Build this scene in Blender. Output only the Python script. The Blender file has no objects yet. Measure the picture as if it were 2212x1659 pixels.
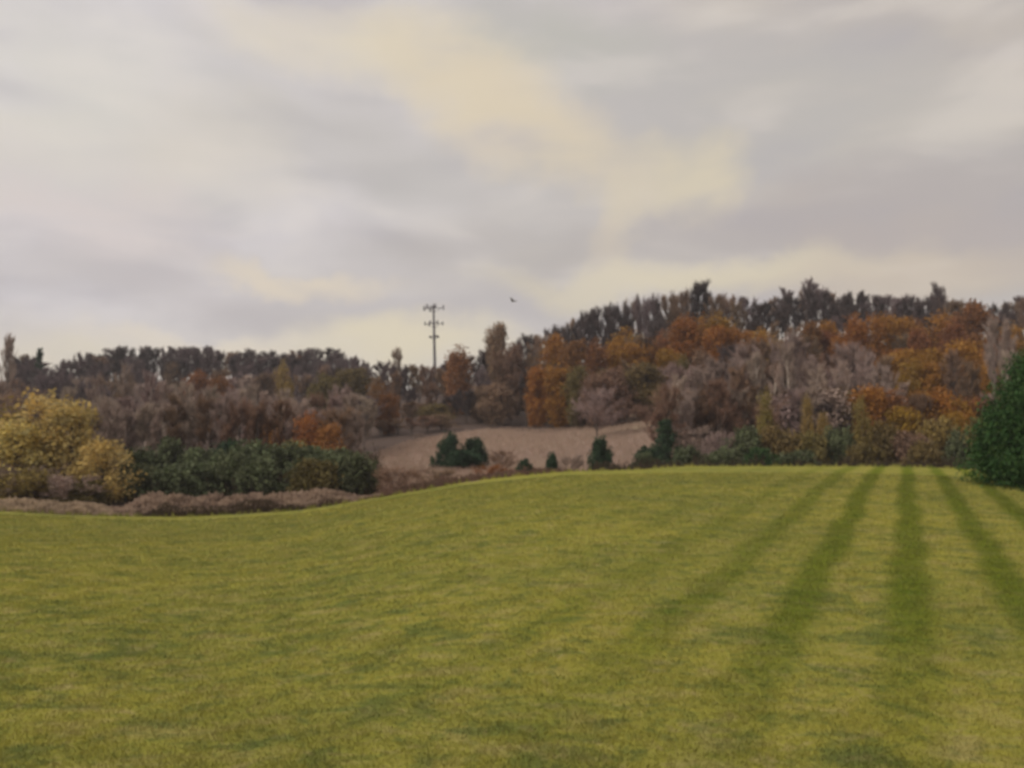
import bpy, math, random
import numpy as np
from mathutils import Vector, Matrix, noise as mnoise

random.seed(7)
S = bpy.context.scene
COL = S.collection
EYE = 3.2                      # eye height above the near lawn, metres
F = 1916.0                     # focal length in the photo's viewing units (2212 wide)
PITCH = math.atan((983 - 829.5) / F)

# ------------------------------------------------------------------ camera
cd = bpy.data.cameras.new("camera")
cam = bpy.data.objects.new("camera", cd)
COL.objects.link(cam)
cam.location = (0, 0, EYE)
cam.rotation_euler = (math.radians(90) + PITCH, 0, 0)
cd.sensor_width = 36
cd.lens = F / 2212 * 36
cd.clip_end = 6000
cd.clip_start = 0.1
cd.dof.use_dof = True          # the photograph is out of focus throughout
cd.dof.focus_distance = 1.5
cd.dof.aperture_fstop = 5.6
S.camera = cam
S.render.resolution_x, S.render.resolution_y = 1024, 768
S.view_settings.view_transform = 'Standard'
S.view_settings.look = 'None'
S.view_settings.exposure = 0.24
S.view_settings.gamma = 1.0

def srgb(r, g, b):
    f = lambda c: (c / 12.92 if c <= 0.04045 else ((c + 0.055) / 1.055) ** 2.4)
    return (f(r / 255), f(g / 255), f(b / 255), 1.0)

# ------------------------------------------------------------------ world
SUN_EL, SUN_AZ = math.radians(36), math.radians(-118)      # azimuth from +Y, to the left
world = bpy.data.worlds.new("World")
S.world = world
world.use_nodes = True

class NT:
    def __init__(s, nt):
        s.nt = nt
        nt.nodes.clear()
    def n(s, kind, **kw):
        nd = s.nt.nodes.new(kind)
        for k, v in kw.items():
            setattr(nd, k, v)
        return nd
    def l(s, a, b):
        s.nt.links.new(a, b)
    def put(s, sock, v):
        if isinstance(v, bpy.types.NodeSocket): s.l(v, sock)
        else: sock.default_value = v
    def math(s, op, a, b=None, c=None, clamp=False):
        nd = s.n('ShaderNodeMath', operation=op, use_clamp=clamp)
        s.put(nd.inputs[0], a)
        if b is not None: s.put(nd.inputs[1], b)
        if c is not None: s.put(nd.inputs[2], c)
        return nd.outputs[0]
    def mix(s, fac, a, b, mode='MIX'):
        nd = s.n('ShaderNodeMix', data_type='RGBA', blend_type=mode)
        s.put(nd.inputs['Factor'], fac)
        s.put(nd.inputs[6], a); s.put(nd.inputs[7], b)
        return nd.outputs[2]
    def noise(s, vec, scale, detail=4, rough=0.55, dist=0.0):
        nd = s.n('ShaderNodeTexNoise')
        if vec is not None: s.l(vec, nd.inputs['Vector'])
        nd.inputs['Scale'].default_value = scale
        nd.inputs['Detail'].default_value = detail
        nd.inputs['Roughness'].default_value = rough
        nd.inputs['Distortion'].default_value = dist
        return nd
    def ramp(s, v, lo, hi, a=0.0, b=1.0, kind='SMOOTHSTEP'):
        nd = s.n('ShaderNodeMapRange', interpolation_type=kind)
        s.put(nd.inputs[0], v)
        for i, q in enumerate((lo, hi, a, b)): nd.inputs[i + 1].default_value = q
        return nd.outputs[0]
    def vec(s, x, y, z=0.0):
        nd = s.n('ShaderNodeCombineXYZ')
        s.put(nd.inputs[0], x); s.put(nd.inputs[1], y); s.put(nd.inputs[2], z)
        return nd.outputs[0]

def pix_dir(X, Y):
    """direction of a spot of the sky: azimuth and elevation in degrees"""
    a, b = (X - 1106) / F, (829.5 - Y) / F
    y = math.cos(PITCH) - b * math.sin(PITCH)
    z = math.sin(PITCH) + b * math.cos(PITCH)
    return math.degrees(math.atan2(a, y)), math.degrees(math.atan2(z, math.hypot(a, y)))

W = NT(world.node_tree)
geo = W.n('ShaderNodeTexCoord').outputs['Generated']
nrm = W.n('ShaderNodeVectorMath', operation='NORMALIZE'); W.l(geo, nrm.inputs[0])
sep = W.n('ShaderNodeSeparateXYZ'); W.l(nrm.outputs[0], sep.inputs[0])
az = W.math('MULTIPLY', W.math('ARCTAN2', sep.outputs[0], sep.outputs[1]), 57.2958)
el = W.math('MULTIPLY', W.math('ARCSINE', sep.outputs[2]), 57.2958)
w1 = W.noise(nrm.outputs[0], 6.5, 6, 0.6)
w1s = W.n('ShaderNodeSeparateColor'); W.l(w1.outputs['Color'], w1s.inputs[0])
azw = W.math('ADD', az, W.math('MULTIPLY', W.math('SUBTRACT', w1s.outputs[0], 0.5), 10.0))
elw = W.math('ADD', el, W.math('MULTIPLY', W.math('SUBTRACT', w1s.outputs[1], 0.5), 7.0))
sv = W.n('ShaderNodeVectorMath', operation='MULTIPLY'); W.l(nrm.outputs[0], sv.inputs[0])
sv.inputs[1].default_value = (1.0, 1.0, 3.2)
cl = W.noise(sv.outputs[0], 2.6, 5, 0.5, 0.4).outputs['Fac']
# base tone, warmer and dimmer to the right
col = W.mix(W.ramp(az, -30, 30), srgb(208, 202, 203), srgb(176, 168, 163))
col = W.mix(W.math('MULTIPLY', W.ramp(cl, 0.48, 0.70), 0.35), col, srgb(214, 202, 178))
col = W.mix(W.math('MULTIPLY', W.ramp(cl, 0.48, 0.26), 0.35), col, srgb(168, 164, 162))
cl2 = W.noise(sv.outputs[0], 5.2, 3, 0.45, 0.3).outputs['Fac']
col = W.mix(W.math('MULTIPLY', W.ramp(cl2, 0.50, 0.68), 0.38), col, srgb(222, 213, 202))
col = W.mix(W.math('MULTIPLY', W.ramp(cl2, 0.50, 0.32), 0.42), col, srgb(160, 155, 163))
# low bright band along the horizon
col = W.mix(W.math('MULTIPLY', W.ramp(elw, 10.0, 5.5), 0.60), col, srgb(214, 204, 186))
blobs = [  # X, Y, rx, ry, tilt, colour, strength
    (330, 260, 210, 150, 0, (183, 180, 172), .65), (820, 350, 260, 95, 8, (182, 177, 170), .75),
    (1280, 400, 230, 75, -8, (176, 171, 166), .85), (1640, 230, 420, 120, 12, (177, 173, 168), .85),
    (1200, 95, 200, 70, 10, (178, 176, 165), .75), (1740, 490, 400, 70, -5, (170, 161, 157), .80),
    (1100, 560, 360, 75, 0, (173, 166, 160), .85), (350, 590, 330, 42, 0, (183, 175, 173), .75),
    (820, 675, 360, 42, 0, (178, 171, 168), .75), (100, 440, 190, 110, 0, (196, 188, 184), .60),
    (2050, 560, 300, 60, 0, (178, 165, 155), .6),
    (800, 110, 270, 75, 4, (215, 203, 177), .80), (1130, 265, 250, 80, 24, (211, 196, 168), 1.0),
    (1500, 385, 75, 65, 10, (210, 197, 168), .9), (1375, 450, 55, 42, 0, (206, 193, 168), .75),
    (1335, 525, 42, 45, 0, (204, 190, 168), .6), (60, 150, 190, 150, 0, (212, 207, 192), .45),
    (660, 604, 150, 24, 6, (218, 203, 178), .85), (430, 360, 150, 110, -30, (208, 199, 186), .65),
    (230, 490, 170, 50, 0, (211, 196, 188), .55), (1500, 600, 330, 32, 0, (214, 201, 170), .8),
    (2000, 610, 260, 40, 0, (200, 184, 162), .7), (900, 745, 260, 45, 0, (218, 205, 172), .85),
    (400, 728, 180, 26, 0, (222, 208, 184), .8), (110, 780, 90, 40, 0, (222, 208, 170), .7),
]
for X, Y, rx, ry, tilt, c, st in blobs:
    a0, e0 = pix_dir(X, Y)
    k = 57.2958 / F
    dx, dy = W.math('SUBTRACT', azw, a0), W.math('SUBTRACT', elw, e0)
    t = math.radians(tilt)
    p = W.math('DIVIDE', W.math('SUBTRACT', W.math('MULTIPLY', dx, math.cos(t)), W.math('MULTIPLY', dy, math.sin(t))), rx * k)
    q = W.math('DIVIDE', W.math('ADD', W.math('MULTIPLY', dx, math.sin(t)), W.math('MULTIPLY', dy, math.cos(t))), ry * k)
    r2 = W.math('ADD', W.math('MULTIPLY', p, p), W.math('MULTIPLY', q, q))
    m = W.math('MULTIPLY', W.math('MULTIPLY', W.ramp(r2, 3.0, -0.8), st), W.ramp(cl2, 0.28, 0.58, 0.35, 1.0) if c[0] > 195 else W.ramp(cl2, 0.42, 0.72, 1.0, 0.4))
    col = W.mix(m, col, srgb(*c))
# an overcast sky is brightest overhead
up = W.ramp(el, 30, 75, 1.0, 2.2)
scl = W.n('ShaderNodeVectorMath', operation='SCALE'); W.l(col, scl.inputs[0]); W.l(up, scl.inputs[3])
bgc = W.n('ShaderNodeBackground'); W.l(scl.outputs[0], bgc.inputs[0]); bgc.inputs[1].default_value = 1.0
sky = W.n('ShaderNodeTexSky', sky_type='NISHITA')
sky.sun_disc = False
sky.sun_elevation = SUN_EL
sky.sun_rotation = SUN_AZ
bgs = W.n('ShaderNodeBackground'); W.l(sky.outputs[0], bgs.inputs[0]); bgs.inputs[1].default_value = 0.08
mx = W.n('ShaderNodeMixShader'); mx.inputs[0].default_value = 0.94      # cloud cover over the clear sky
W.l(bgs.outputs[0], mx.inputs[1]); W.l(bgc.outputs[0], mx.inputs[2])
wo = W.n('ShaderNodeOutputWorld'); W.l(mx.outputs[0], wo.inputs[0])

sd = bpy.data.lights.new("sun", 'SUN')
sd.energy = 1.5; sd.angle = math.radians(14); sd.color = (1.0, 0.93, 0.80)
sun = bpy.data.objects.new("sun", sd); COL.objects.link(sun)
dv = Vector((math.sin(SUN_AZ) * math.cos(SUN_EL), math.cos(SUN_AZ) * math.cos(SUN_EL), math.sin(SUN_EL)))
sun.rotation_euler = dv.to_track_quat('Z', 'Y').to_euler()

# ------------------------------------------------------------------ helpers
class MB:
    """collects geometry, builds ONE mesh"""
    def __init__(s): s.v = []; s.f = []; s.n = 0
    def add(s, v, f):
        v = np.asarray(v, float).reshape(-1, 3); f = np.asarray(f, int)
        s.v.append(v); s.f.append(f + s.n); s.n += len(v)
    def tube(s, pts, rad, sides=5, cap=True):
        pts = [Vector(p) for p in pts]; vs = []; k = len(pts)
        for i, p in enumerate(pts):
            d = (pts[min(i + 1, k - 1)] - pts[max(i - 1, 0)]).normalized()
            a = d.cross(Vector((0.31, 0.95, 0.05))).normalized(); b = d.cross(a)
            for j in range(sides):
                t = 2 * math.pi * j / sides
                vs.append(p + (a * math.cos(t) + b * math.sin(t)) * rad[i])
        fs = []
        for i in range(k - 1):
            for j in range(sides):
                j2 = (j + 1) % sides
                fs.append((i * sides + j, i * sides + j2, (i + 1) * sides + j2, (i + 1) * sides + j))
        s.add([tuple(v) for v in vs], fs)
        if cap and sides == 4:
            s.f.append(np.array([[0, 3, 2, 1], [(k - 1) * 4 + q for q in range(4)]]) + s.n - 4 * k)
    def box(s, c, size, rz=0.0):
        c = np.array(c, float); h = np.array(size, float) / 2
        v = np.array([[x, y, z] for x in (-1, 1) for y in (-1, 1) for z in (-1, 1)]) * h
        R = np.array([[math.cos(rz), -math.sin(rz), 0], [math.sin(rz), math.cos(rz), 0], [0, 0, 1]])
        s.add(v @ R.T + c, [(0, 1, 3, 2), (4, 6, 7, 5), (0, 4, 5, 1), (2, 3, 7, 6), (0, 2, 6, 4), (1, 5, 7, 3)])
    def quads(s, c, a, b):
        """many quads: centres c, half-axes a, b"""
        n = len(c)
        v = np.stack([c - a - b, c + a - b, c + a + b, c - a + b], 1).reshape(-1, 3)
        s.add(v, np.arange(4 * n).reshape(n, 4))
    def mesh(s, name, smooth=False, rnd=True):
        v = np.concatenate(s.v)
        me = bpy.data.meshes.new(name)
        me.vertices.add(len(v)); me.vertices.foreach_set('co', v.ravel())
        sizes = np.concatenate([np.full(len(f), f.shape[1]) for f in s.f])
        idx = np.concatenate([f.ravel() for f in s.f])
        me.loops.add(len(idx)); me.loops.foreach_set('vertex_index', idx)
        me.polygons.add(len(sizes))
        me.polygons.foreach_set('loop_start', np.concatenate([[0], np.cumsum(sizes)[:-1]]))
        me.polygons.foreach_set('loop_total', sizes)
        if rnd:
            at = me.attributes.new('rnd', 'FLOAT', 'FACE')
            at.data.foreach_set('value', np.random.default_rng(len(v)).random(len(sizes)))
        me.update(calc_edges=True); me.validate()
        if smooth: me.polygons.foreach_set('use_smooth', [True] * len(me.polygons))
        return me

def link(name, me, mat=None, parent=None):
    o = bpy.data.objects.new(name, me); COL.objects.link(o)
    if mat is not None:
        if not me.materials: me.materials.append(mat)
        o.material_slots[0].link = 'OBJECT'; o.material_slots[0].material = mat
    if parent: o.parent = parent
    return o

def tag(o, label=None, cat=None, group=None, kind=None):
    if label: o['label'] = label
    if cat: o['category'] = cat
    if group: o['group'] = group
    if kind: o['kind'] = kind
    return o

def thing(name, loc, label, cat, group=None):
    o = bpy.data.objects.new(name, None); COL.objects.link(o); o.location = loc
    return tag(o, label, cat, group)

# ------------------------------------------------------------------ terrain
# columns: azimuth X; lawn edge distance; height table over forward distance
def crest(D, Y): return EYE - D * (Y - 983) / F
TX = np.array([-900, 0, 400, 650, 800, 1000, 1200, 1430, 1600, 2000, 2212, 2900], float)
TE = np.array([60, 60, 60, 60, 60, 62, 65, 69, 72, 73, 72, 70], float)
TY = np.array([1098, 1103, 1116, 1101, 1076, 1043, 1021, 1010, 1006, 1010, 1019, 1045], float)
DD = np.array([0, 12, 25, 40, 52, 1, 80, 95, 130, 180, 240, 300, 420, 900, 3000], float)  # slot 5 = edge
def far(l):  return l
LEFT = [-1.2, -1.0, 0.5, 5.5, 16, 28, 27, 10, 0]
MID  = [0.2, 0.4, 4.2, 9.2, 19, 27, 26, 10, 0]
RGT  = [1.2, 0.6, 5.0, 17, 32, 27, 18, 8, 0]
farz = {-900: LEFT, 0: LEFT, 400: LEFT, 650: LEFT, 800: [-0.6, -0.6, 3.0, 8.3, 16, 24, 24, 10, 0],
        1000: MID, 1200: MID, 1430: [0.8, 0.4, 4.6, 13, 23, 24, 20, 9, 0]}
ND = []; NZ = []
for i, X in enumerate(TX):
    zc = crest(TE[i], TY[i]); E = TE[i]
    d = [0, 6]; z = [0, 0]
    for q in (0.25, 0.4, 0.55, 0.7, 0.85, 1.0):
        s = q * q * (3 - 2 * q); d.append(E * q); z.append(zc * s)
    fz = farz.get(int(X), RGT)
    d += [E + 8, 95, 130, 180, 240, 300, 420, 900, 3000]
    z += [min(zc - 0.25, fz[0] if fz[0] < zc else zc - 0.5)] + fz[1:] + ([] if len(fz[1:]) == 8 else [])
    ND.append(d); NZ.append(z)
def pchip(xs, ys, x):
    xs = np.asarray(xs, float); ys = np.asarray(ys, float)
    h = np.diff(xs); dl = np.diff(ys) / h; m = np.zeros(len(xs))
    for k in range(1, len(xs) - 1):
        if dl[k - 1] * dl[k] > 0:
            w1, w2 = 2 * h[k] + h[k - 1], h[k] + 2 * h[k - 1]
            m[k] = (w1 + w2) / (w1 / dl[k - 1] + w2 / dl[k])
    m[0], m[-1] = dl[0], dl[-1]
    x = np.clip(x, xs[0], xs[-1]); k = np.clip(np.searchsorted(xs, x) - 1, 0, len(h) - 1)
    t = (x - xs[k]) / h[k]
    return ((2*t**3-3*t**2+1)*ys[k] + (t**3-2*t**2+t)*h[k]*m[k] + (-2*t**3+3*t**2)*ys[k+1] + (t**3-t**2)*h[k]*m[k+1])
def azX(x, y):
    th = np.arctan2(x, y)
    th = np.clip(th, -1.0, 1.0)
    return np.clip(1106 + F * np.tan(th), TX[0], TX[-1])
def edge(X): return pchip(TX, TE, X)
def height(x, y):
    """terrain height; array in, array out"""
    x = np.asarray(x, float); y = np.asarray(y, float); shp = x.shape
    x = x.ravel(); y = y.ravel()
    r = np.hypot(x, y); X = azX(x, y)
    c = 1 / np.sqrt(1 + ((X - 1106) / F) ** 2)
    d = r * c
    cols = np.stack([pchip(ND[i], NZ[i], d) for i in range(len(TX))])
    k = np.clip(np.searchsorted(TX, X) - 1, 0, len(TX) - 2)
    t = (X - TX[k]) / (TX[k + 1] - TX[k]); j = np.arange(len(X))
    p0 = cols[np.maximum(k - 1, 0), j]; p1 = cols[k, j]; p2 = cols[k + 1, j]; p3 = cols[np.minimum(k + 2, len(TX) - 1), j]
    z = p1 * (1 - t) + p2 * t
    m1, m2 = (p2 - p0) * 0.5, (p3 - p1) * 0.5
    zz = (2*t**3-3*t**2+1)*p1 + (t**3-2*t**2+t)*m1 + (-2*t**3+3*t**2)*p2 + (t**3-t**2)*m2
    z = 0.35 * z + 0.65 * zz
    z = z + 0.05 * np.sin(x * 0.31 + 1.3) * np.sin(y * 0.23) * np.clip(d / 20, 0, 1)
    back = np.clip((-y) / 60 , 0, 1)
    return (z * (1 - back)).reshape(shp)
def h1(x, y): return float(height(np.array([x]), np.array([y]))[0])
def at(X, d): return ((X - 1106) / F * d, d)

th = np.concatenate([np.linspace(-180, -42, 36, endpoint=False), np.linspace(-42, 42, 300, endpoint=False), np.linspace(42, 180, 36, endpoint=False)])
q1 = np.concatenate([[0.0, 0.03, 0.06, 0.09], np.linspace(0.12, 1, 110)])          # in units of the lawn edge
q2 = np.concatenate([np.linspace(0, 1, 40)[1:] * 30, np.linspace(35, 400, 74), [520, 700, 1000, 1500, 2200, 2900]])
TH = np.radians(th)
Xc = azX(np.sin(TH), np.cos(TH)); cc = 1 / np.sqrt(1 + ((Xc - 1106) / F) ** 2)
wob = 0.6 * np.sin(TH * 31) + 0.35 * np.sin(TH * 73 + 1)
ER = (edge(Xc) + wob) / cc
def sheet(name, R, mat):
    nr, na = R.shape[0], len(TH)
    x = R * np.sin(TH)[None]; y = R * np.cos(TH)[None]; z = height(x, y)
    v = np.stack([x, y, z], -1).reshape(-1, 3)
    i, j = np.meshgrid(np.arange(nr - 1), np.arange(na), indexing='ij'); j2 = (j + 1) % na
    f = np.stack([i * na + j, i * na + j2, (i + 1) * na + j2, (i + 1) * na + j], -1).reshape(-1, 4)
    f = f[:, ::-1]
    m = MB(); m.add(v, f)
    me = m.mesh(name, smooth=True, rnd=False)
    return tag(link(name, me, mat), kind='structure')

# ------------------------------------------------------------------ materials
def newmat(name):
    m = bpy.data.materials.new(name); m.use_nodes = True
    return m, NT(m.node_tree)
def finish(N, col, rough=0.85, transl=0.0, bump=None, spec=0.2):
    b = N.n('ShaderNodeBsdfPrincipled'); N.put(b.inputs['Base Color'], col)
    b.inputs['Roughness'].default_value = rough
    b.inputs['Specular IOR Level'].default_value = spec
    if bump is not None:
        bn = N.n('ShaderNodeBump'); bn.inputs['Strength'].default_value = bump[1]; bn.inputs['Distance'].default_value = bump[2]
        N.l(bump[0], bn.inputs['Height']); N.l(bn.outputs[0], b.inputs['Normal'])
    out = N.n('ShaderNodeOutputMaterial')
    if transl > 0:
        t = N.n('ShaderNodeBsdfTranslucent'); N.put(t.inputs['Color'], col)
        x = N.n('ShaderNodeMixShader'); x.inputs[0].default_value = transl
        N.l(b.outputs[0], x.inputs[1]); N.l(t.outputs[0], x.inputs[2]); N.l(x.outputs[0], out.inputs[0])
    else: N.l(b.outputs[0], out.inputs[0])

VP = math.atan((905 / 0.4629 - 1106) / F)          # the mower ran this way
def lawn_material(name, blades):
    m, N = newmat(name)
    pos = N.n('ShaderNodeNewGeometry').outputs['Position']
    sp = N.n('ShaderNodeSeparateXYZ'); N.l(pos, sp.inputs[0])
    s = N.math('SUBTRACT', N.math('MULTIPLY', sp.outputs[0], math.cos(VP)), N.math('MULTIPLY', sp.outputs[1], math.sin(VP)))
    nb = N.noise(pos, 0.10, 4, 0.6).outputs['Fac']
    st_ = N.n('ShaderNodeVectorMath', operation='MULTIPLY'); N.l(pos, st_.inputs[0]); st_.inputs[1].default_value = (0.45, 1.0, 1.0)
    ns = N.noise(st_.outputs[0], 1.5, 4, 0.65, 0.5).outputs['Fac']
    nm = N.noise(pos, 0.85, 5, 0.7, 0.6).outputs['Fac']
    nc = N.noise(pos, 2.6, 3, 0.6, 0.4).outputs['Fac']
    nf = N.noise(pos, 6.0, 5, 0.7).outputs['Fac']
    yel = (0.272, 0.252, 0.046, 1); mid = (0.208, 0.206, 0.042, 1); grn = (0.100, 0.126, 0.036, 1); tan = (0.295, 0.248, 0.105, 1)
    if blades: yel, mid, grn, tan = [tuple(c * 1.22 for c in q[:3]) + (1,) for q in (yel, mid, grn, tan)]
    c = N.mix(N.ramp(nb, 0.35, 0.65), mid, yel)
    c = N.mix(N.math('MULTIPLY', N.ramp(nm, 0.50, 0.66), 0.75), c, grn)
    c = N.mix(N.math('MULTIPLY', N.ramp(nm, 0.47, 0.32), 0.45), c, tan)
    c = N.mix(N.math('MULTIPLY', N.ramp(nf, 0.52, 0.68), 0.45), c, grn)
    c = N.mix(N.math('MULTIPLY', N.ramp(nf, 0.45, 0.30), 0.35), c, tan)
    c = N.mix(N.math('MULTIPLY', N.ramp(ns, 0.52, 0.66), 0.70), c, grn)
    c = N.mix(N.math('MULTIPLY', N.ramp(ns, 0.46, 0.32), 0.50), c, tan)
    c = N.mix(N.math('MULTIPLY', N.ramp(nc, 0.54, 0.68), 0.60), c, grn)
    c = N.mix(N.math('MULTIPLY', N.ramp(nc, 0.44, 0.30), 0.55), c, tan)
    # mowing stripes: 1 m dark, 1 m pale, strong near the last passes, faint elsewhere
    sw = N.math('ADD', s, N.math('MULTIPLY', N.math('SUBTRACT', N.noise(pos, 0.35, 3).outputs['Fac'], 0.5), 0.75))
    wv = N.math('COSINE', N.math('MULTIPLY', sw, 2 * math.pi / 1.98))
    dk = N.ramp(wv, -0.35, 0.95)
    env = N.math('ADD', N.math('MULTIPLY', N.ramp(s, -8.5, -1.0), 0.62), 0.10)
    env = N.math('MULTIPLY', env, N.ramp(nb, 0.2, 0.5, 0.55, 1.0))
    wear = N.ramp(N.math('SUBTRACT', sp.outputs[1], N.math('MULTIPLY', N.math('ABSOLUTE', N.math('SUBTRACT', s, 0.6)), -0.0)), 9.0, 18.0, 0.25, 1.0)
    env = N.math('MULTIPLY', env, wear)
    c = N.mix(N.math('MULTIPLY', dk, env), c, (0.078, 0.112, 0.008, 1))
    if blades:
        r = N.n('ShaderNodeAttribute', attribute_name='rnd').outputs['Fac']
        c = N.mix(N.math('MULTIPLY', r, 0.22), c, (0.22, 0.18, 0.05, 1))
        finish(N, c, 0.7, 0.30)
    else:
        finish(N, c, 1.0, 0.0, (nf, 0.7, 0.06), 0.0)
    return m
M_lawn = lawn_material('mown_grass', False)
M_blade = lawn_material('grass_blades', True)

def earth_material():
    m, N = newmat('dry_meadow')
    pos = N.n('ShaderNodeNewGeometry').outputs['Position']
    a = N.noise(pos, 0.035, 4, 0.6).outputs['Fac']; b = N.noise(pos, 0.35, 5, 0.7).outputs['Fac']
    c = N.mix(N.ramp(a, 0.35, 0.65), (0.25, 0.18, 0.145, 1), (0.28, 0.21, 0.15, 1))
    c = N.mix(N.math('MULTIPLY', N.ramp(b, 0.5, 0.7), 0.6), c, (0.115, 0.070, 0.045, 1))
    c = N.mix(N.math('MULTIPLY', N.ramp(b, 0.42, 0.28), 0.4), c, (0.22, 0.19, 0.085, 1))
    # under the wood the floor is leaf litter
    wd = N.n('ShaderNodeAttribute', attribute_name='wood').outputs['Fac']
    c = N.mix(N.ramp(N.math('ADD', wd, N.math('MULTIPLY', N.math('SUBTRACT', b, 0.5), 0.8)), 0.35, 0.65), c, (0.070, 0.047, 0.036, 1))
    finish(N, c, 0.95, 0, (b, 0.8, 0.4))
    return m
M_earth = earth_material()

def leaf_mat(name, c1, c2, c3=None, transl=0.25, amount=0.5, rough=0.75, scale=0.9):
    """leaf colour: two tones in clumps, a third scattered leaf by leaf"""
    m, N = newmat(name)
    oi = N.n('ShaderNodeObjectInfo')
    tc = N.n('ShaderNodeTexCoord').outputs['Object']
    ad = N.n('ShaderNodeVectorMath', operation='ADD'); N.l(tc, ad.inputs[0])
    k = N.math('MULTIPLY', oi.outputs['Random'], 50.0); N.l(N.vec(k, k, k), ad.inputs[1])
    n = N.noise(ad.outputs[0], scale, 3, 0.6).outputs['Fac']
    r = N.n('ShaderNodeAttribute', attribute_name='rnd').outputs['Fac']
    c = N.mix(N.ramp(n, 0.42, 0.58), c1 + (1,), c2 + (1,))
    if c3: c = N.mix(N.math('MULTIPLY', N.ramp(r, 1 - amount, 1.0, 0, 1, 'LINEAR'), 0.85), c, c3 + (1,))
    v = N.n('ShaderNodeHueSaturation'); v.inputs['Hue'].default_value = 0.5
    N.l(N.ramp(oi.outputs['Random'], 0, 1, 0.82, 1.16, 'LINEAR'), v.inputs['Value'])
    N.l(N.ramp(N.math('FRACT', N.math('MULTIPLY', oi.outputs['Random'], 17.3)), 0, 1, 0.486, 0.512, 'LINEAR'), v.inputs['Hue'])
    N.l(c, v.inputs['Color'])
    finish(N, v.outputs[0], rough, transl, None, 0.12)
    return m

LM = dict(
    orange=leaf_mat('orange_leaves', (0.330, 0.148, 0.030), (0.235, 0.105, 0.026), (0.38, 0.20, 0.04)),
    amber=leaf_mat('amber_leaves', (0.35, 0.190, 0.030), (0.25, 0.130, 0.026), (0.40, 0.25, 0.04)),
    rust=leaf_mat('rust_leaves', (0.25, 0.11, 0.042), (0.17, 0.082, 0.038), (0.29, 0.135, 0.045)),
    red=leaf_mat('red_orange_leaves', (0.46, 0.20, 0.065), (0.30, 0.14, 0.055), (0.50, 0.25, 0.07)),
    yellow=leaf_mat('yellow_leaves', (0.56, 0.43, 0.14), (0.38, 0.32, 0.14), (0.62, 0.46, 0.13), scale=0.5),
    lime=leaf_mat('yellow_green_leaves', (0.29, 0.215, 0.065), (0.185, 0.140, 0.055), (0.33, 0.25, 0.075)),
    olive=leaf_mat('olive_leaves', (0.160, 0.120, 0.045), (0.115, 0.092, 0.040), (0.21, 0.155, 0.05)),
    brown=leaf_mat('brown_leaves', (0.25, 0.160, 0.102), (0.185, 0.122, 0.086), (0.30, 0.195, 0.12)),
    green=leaf_mat('dark_green_leaves', (0.100, 0.122, 0.058), (0.072, 0.082, 0.044), (0.14, 0.155, 0.078), 0.15),
    cedar=leaf_mat('cedar_green', (0.034, 0.088, 0.026), (0.018, 0.046, 0.015), (0.070, 0.125, 0.036), 0.12, scale=1.3),
    juniper=leaf_mat('juniper_green', (0.035, 0.068, 0.034), (0.022, 0.042, 0.024), (0.055, 0.088, 0.04), 0.12),
    twig=leaf_mat('purple_brown_twigs', (0.150, 0.110, 0.110), (0.120, 0.090, 0.095), (0.18, 0.13, 0.12), 0.0),
    dark=leaf_mat('dark_twigs', (0.085, 0.064, 0.062), (0.068, 0.052, 0.054), (0.11, 0.08, 0.07), 0.0),
    tan=leaf_mat('tan_twigs', (0.36, 0.275, 0.22), (0.26, 0.20, 0.162), (0.40, 0.31, 0.25), 0.0),
    pink=leaf_mat('pinkish_twigs', (0.32, 0.235, 0.205), (0.225, 0.165, 0.148), (0.37, 0.275, 0.24), 0.0),
)
BARK = leaf_mat('grey_brown_bark', (0.10, 0.078, 0.065), (0.070, 0.054, 0.046), None, 0.0)
BARKP = leaf_mat('pale_bark', (0.31, 0.25, 0.205), (0.22, 0.175, 0.145), None, 0.0)
BARKD = leaf_mat('dark_bark', (0.055, 0.042, 0.038), (0.040, 0.032, 0.03), None, 0.0)

# ------------------------------------------------------------------ setting
lawn = sheet('lawn', q1[:, None] * ER[None], M_lawn)
meadow = sheet('meadow', ER[None] + q2[:, None] * 1.0 if False else np.concatenate([ER[None], ER[None] + q2[:, None]]), M_earth)
meadow.name = 'hills'
co = np.empty(len(meadow.data.vertices) * 3); meadow.data.vertices.foreach_get('co', co); co = co.reshape(-1, 3)
vX = azX(co[:, 0], co[:, 1]); vd = co[:, 1]
infield = np.clip((vX - 770) / 40, 0, 1) * np.clip((1530 - vX) / 60, 0, 1) * np.clip((np.interp(vX, [780, 900, 1060, 1600], [128, 150, 172, 178]) + 5 * np.sin(vX * .02) - vd) / 8, 0, 1)
near = 0.35 * np.clip((edge(vX) + 14 - vd) / 6, 0, 1) * np.clip((vd - edge(vX) - 1.0) / 1.0, 0, 1) * (vX < 1300)
at_ = meadow.data.attributes.new('wood', 'FLOAT', 'POINT'); at_.data.foreach_set('value', 1 - np.clip(infield + near, 0, 1))

# ------------------------------------------------------------------ plants: meshes
rng = np.random.default_rng(11)
def unit(n):
    v = rng.normal(size=(n, 3)); return v / np.linalg.norm(v, axis=1)[:, None]
def leaves(m, c, size, up=0.0):
    """one leaf-cluster quad per centre"""
    n = len(c)
    a = unit(n); b = np.cross(a, unit(n)); b /= np.linalg.norm(b, axis=1)[:, None] + 1e-9
    if up: a[:, 2] += up; a /= np.linalg.norm(a, axis=1)[:, None]
    sz = size * rng.uniform(0.55, 1.3, n)[:, None]
    m.quads(c, a * sz * 0.5, b * sz * 0.32)

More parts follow.
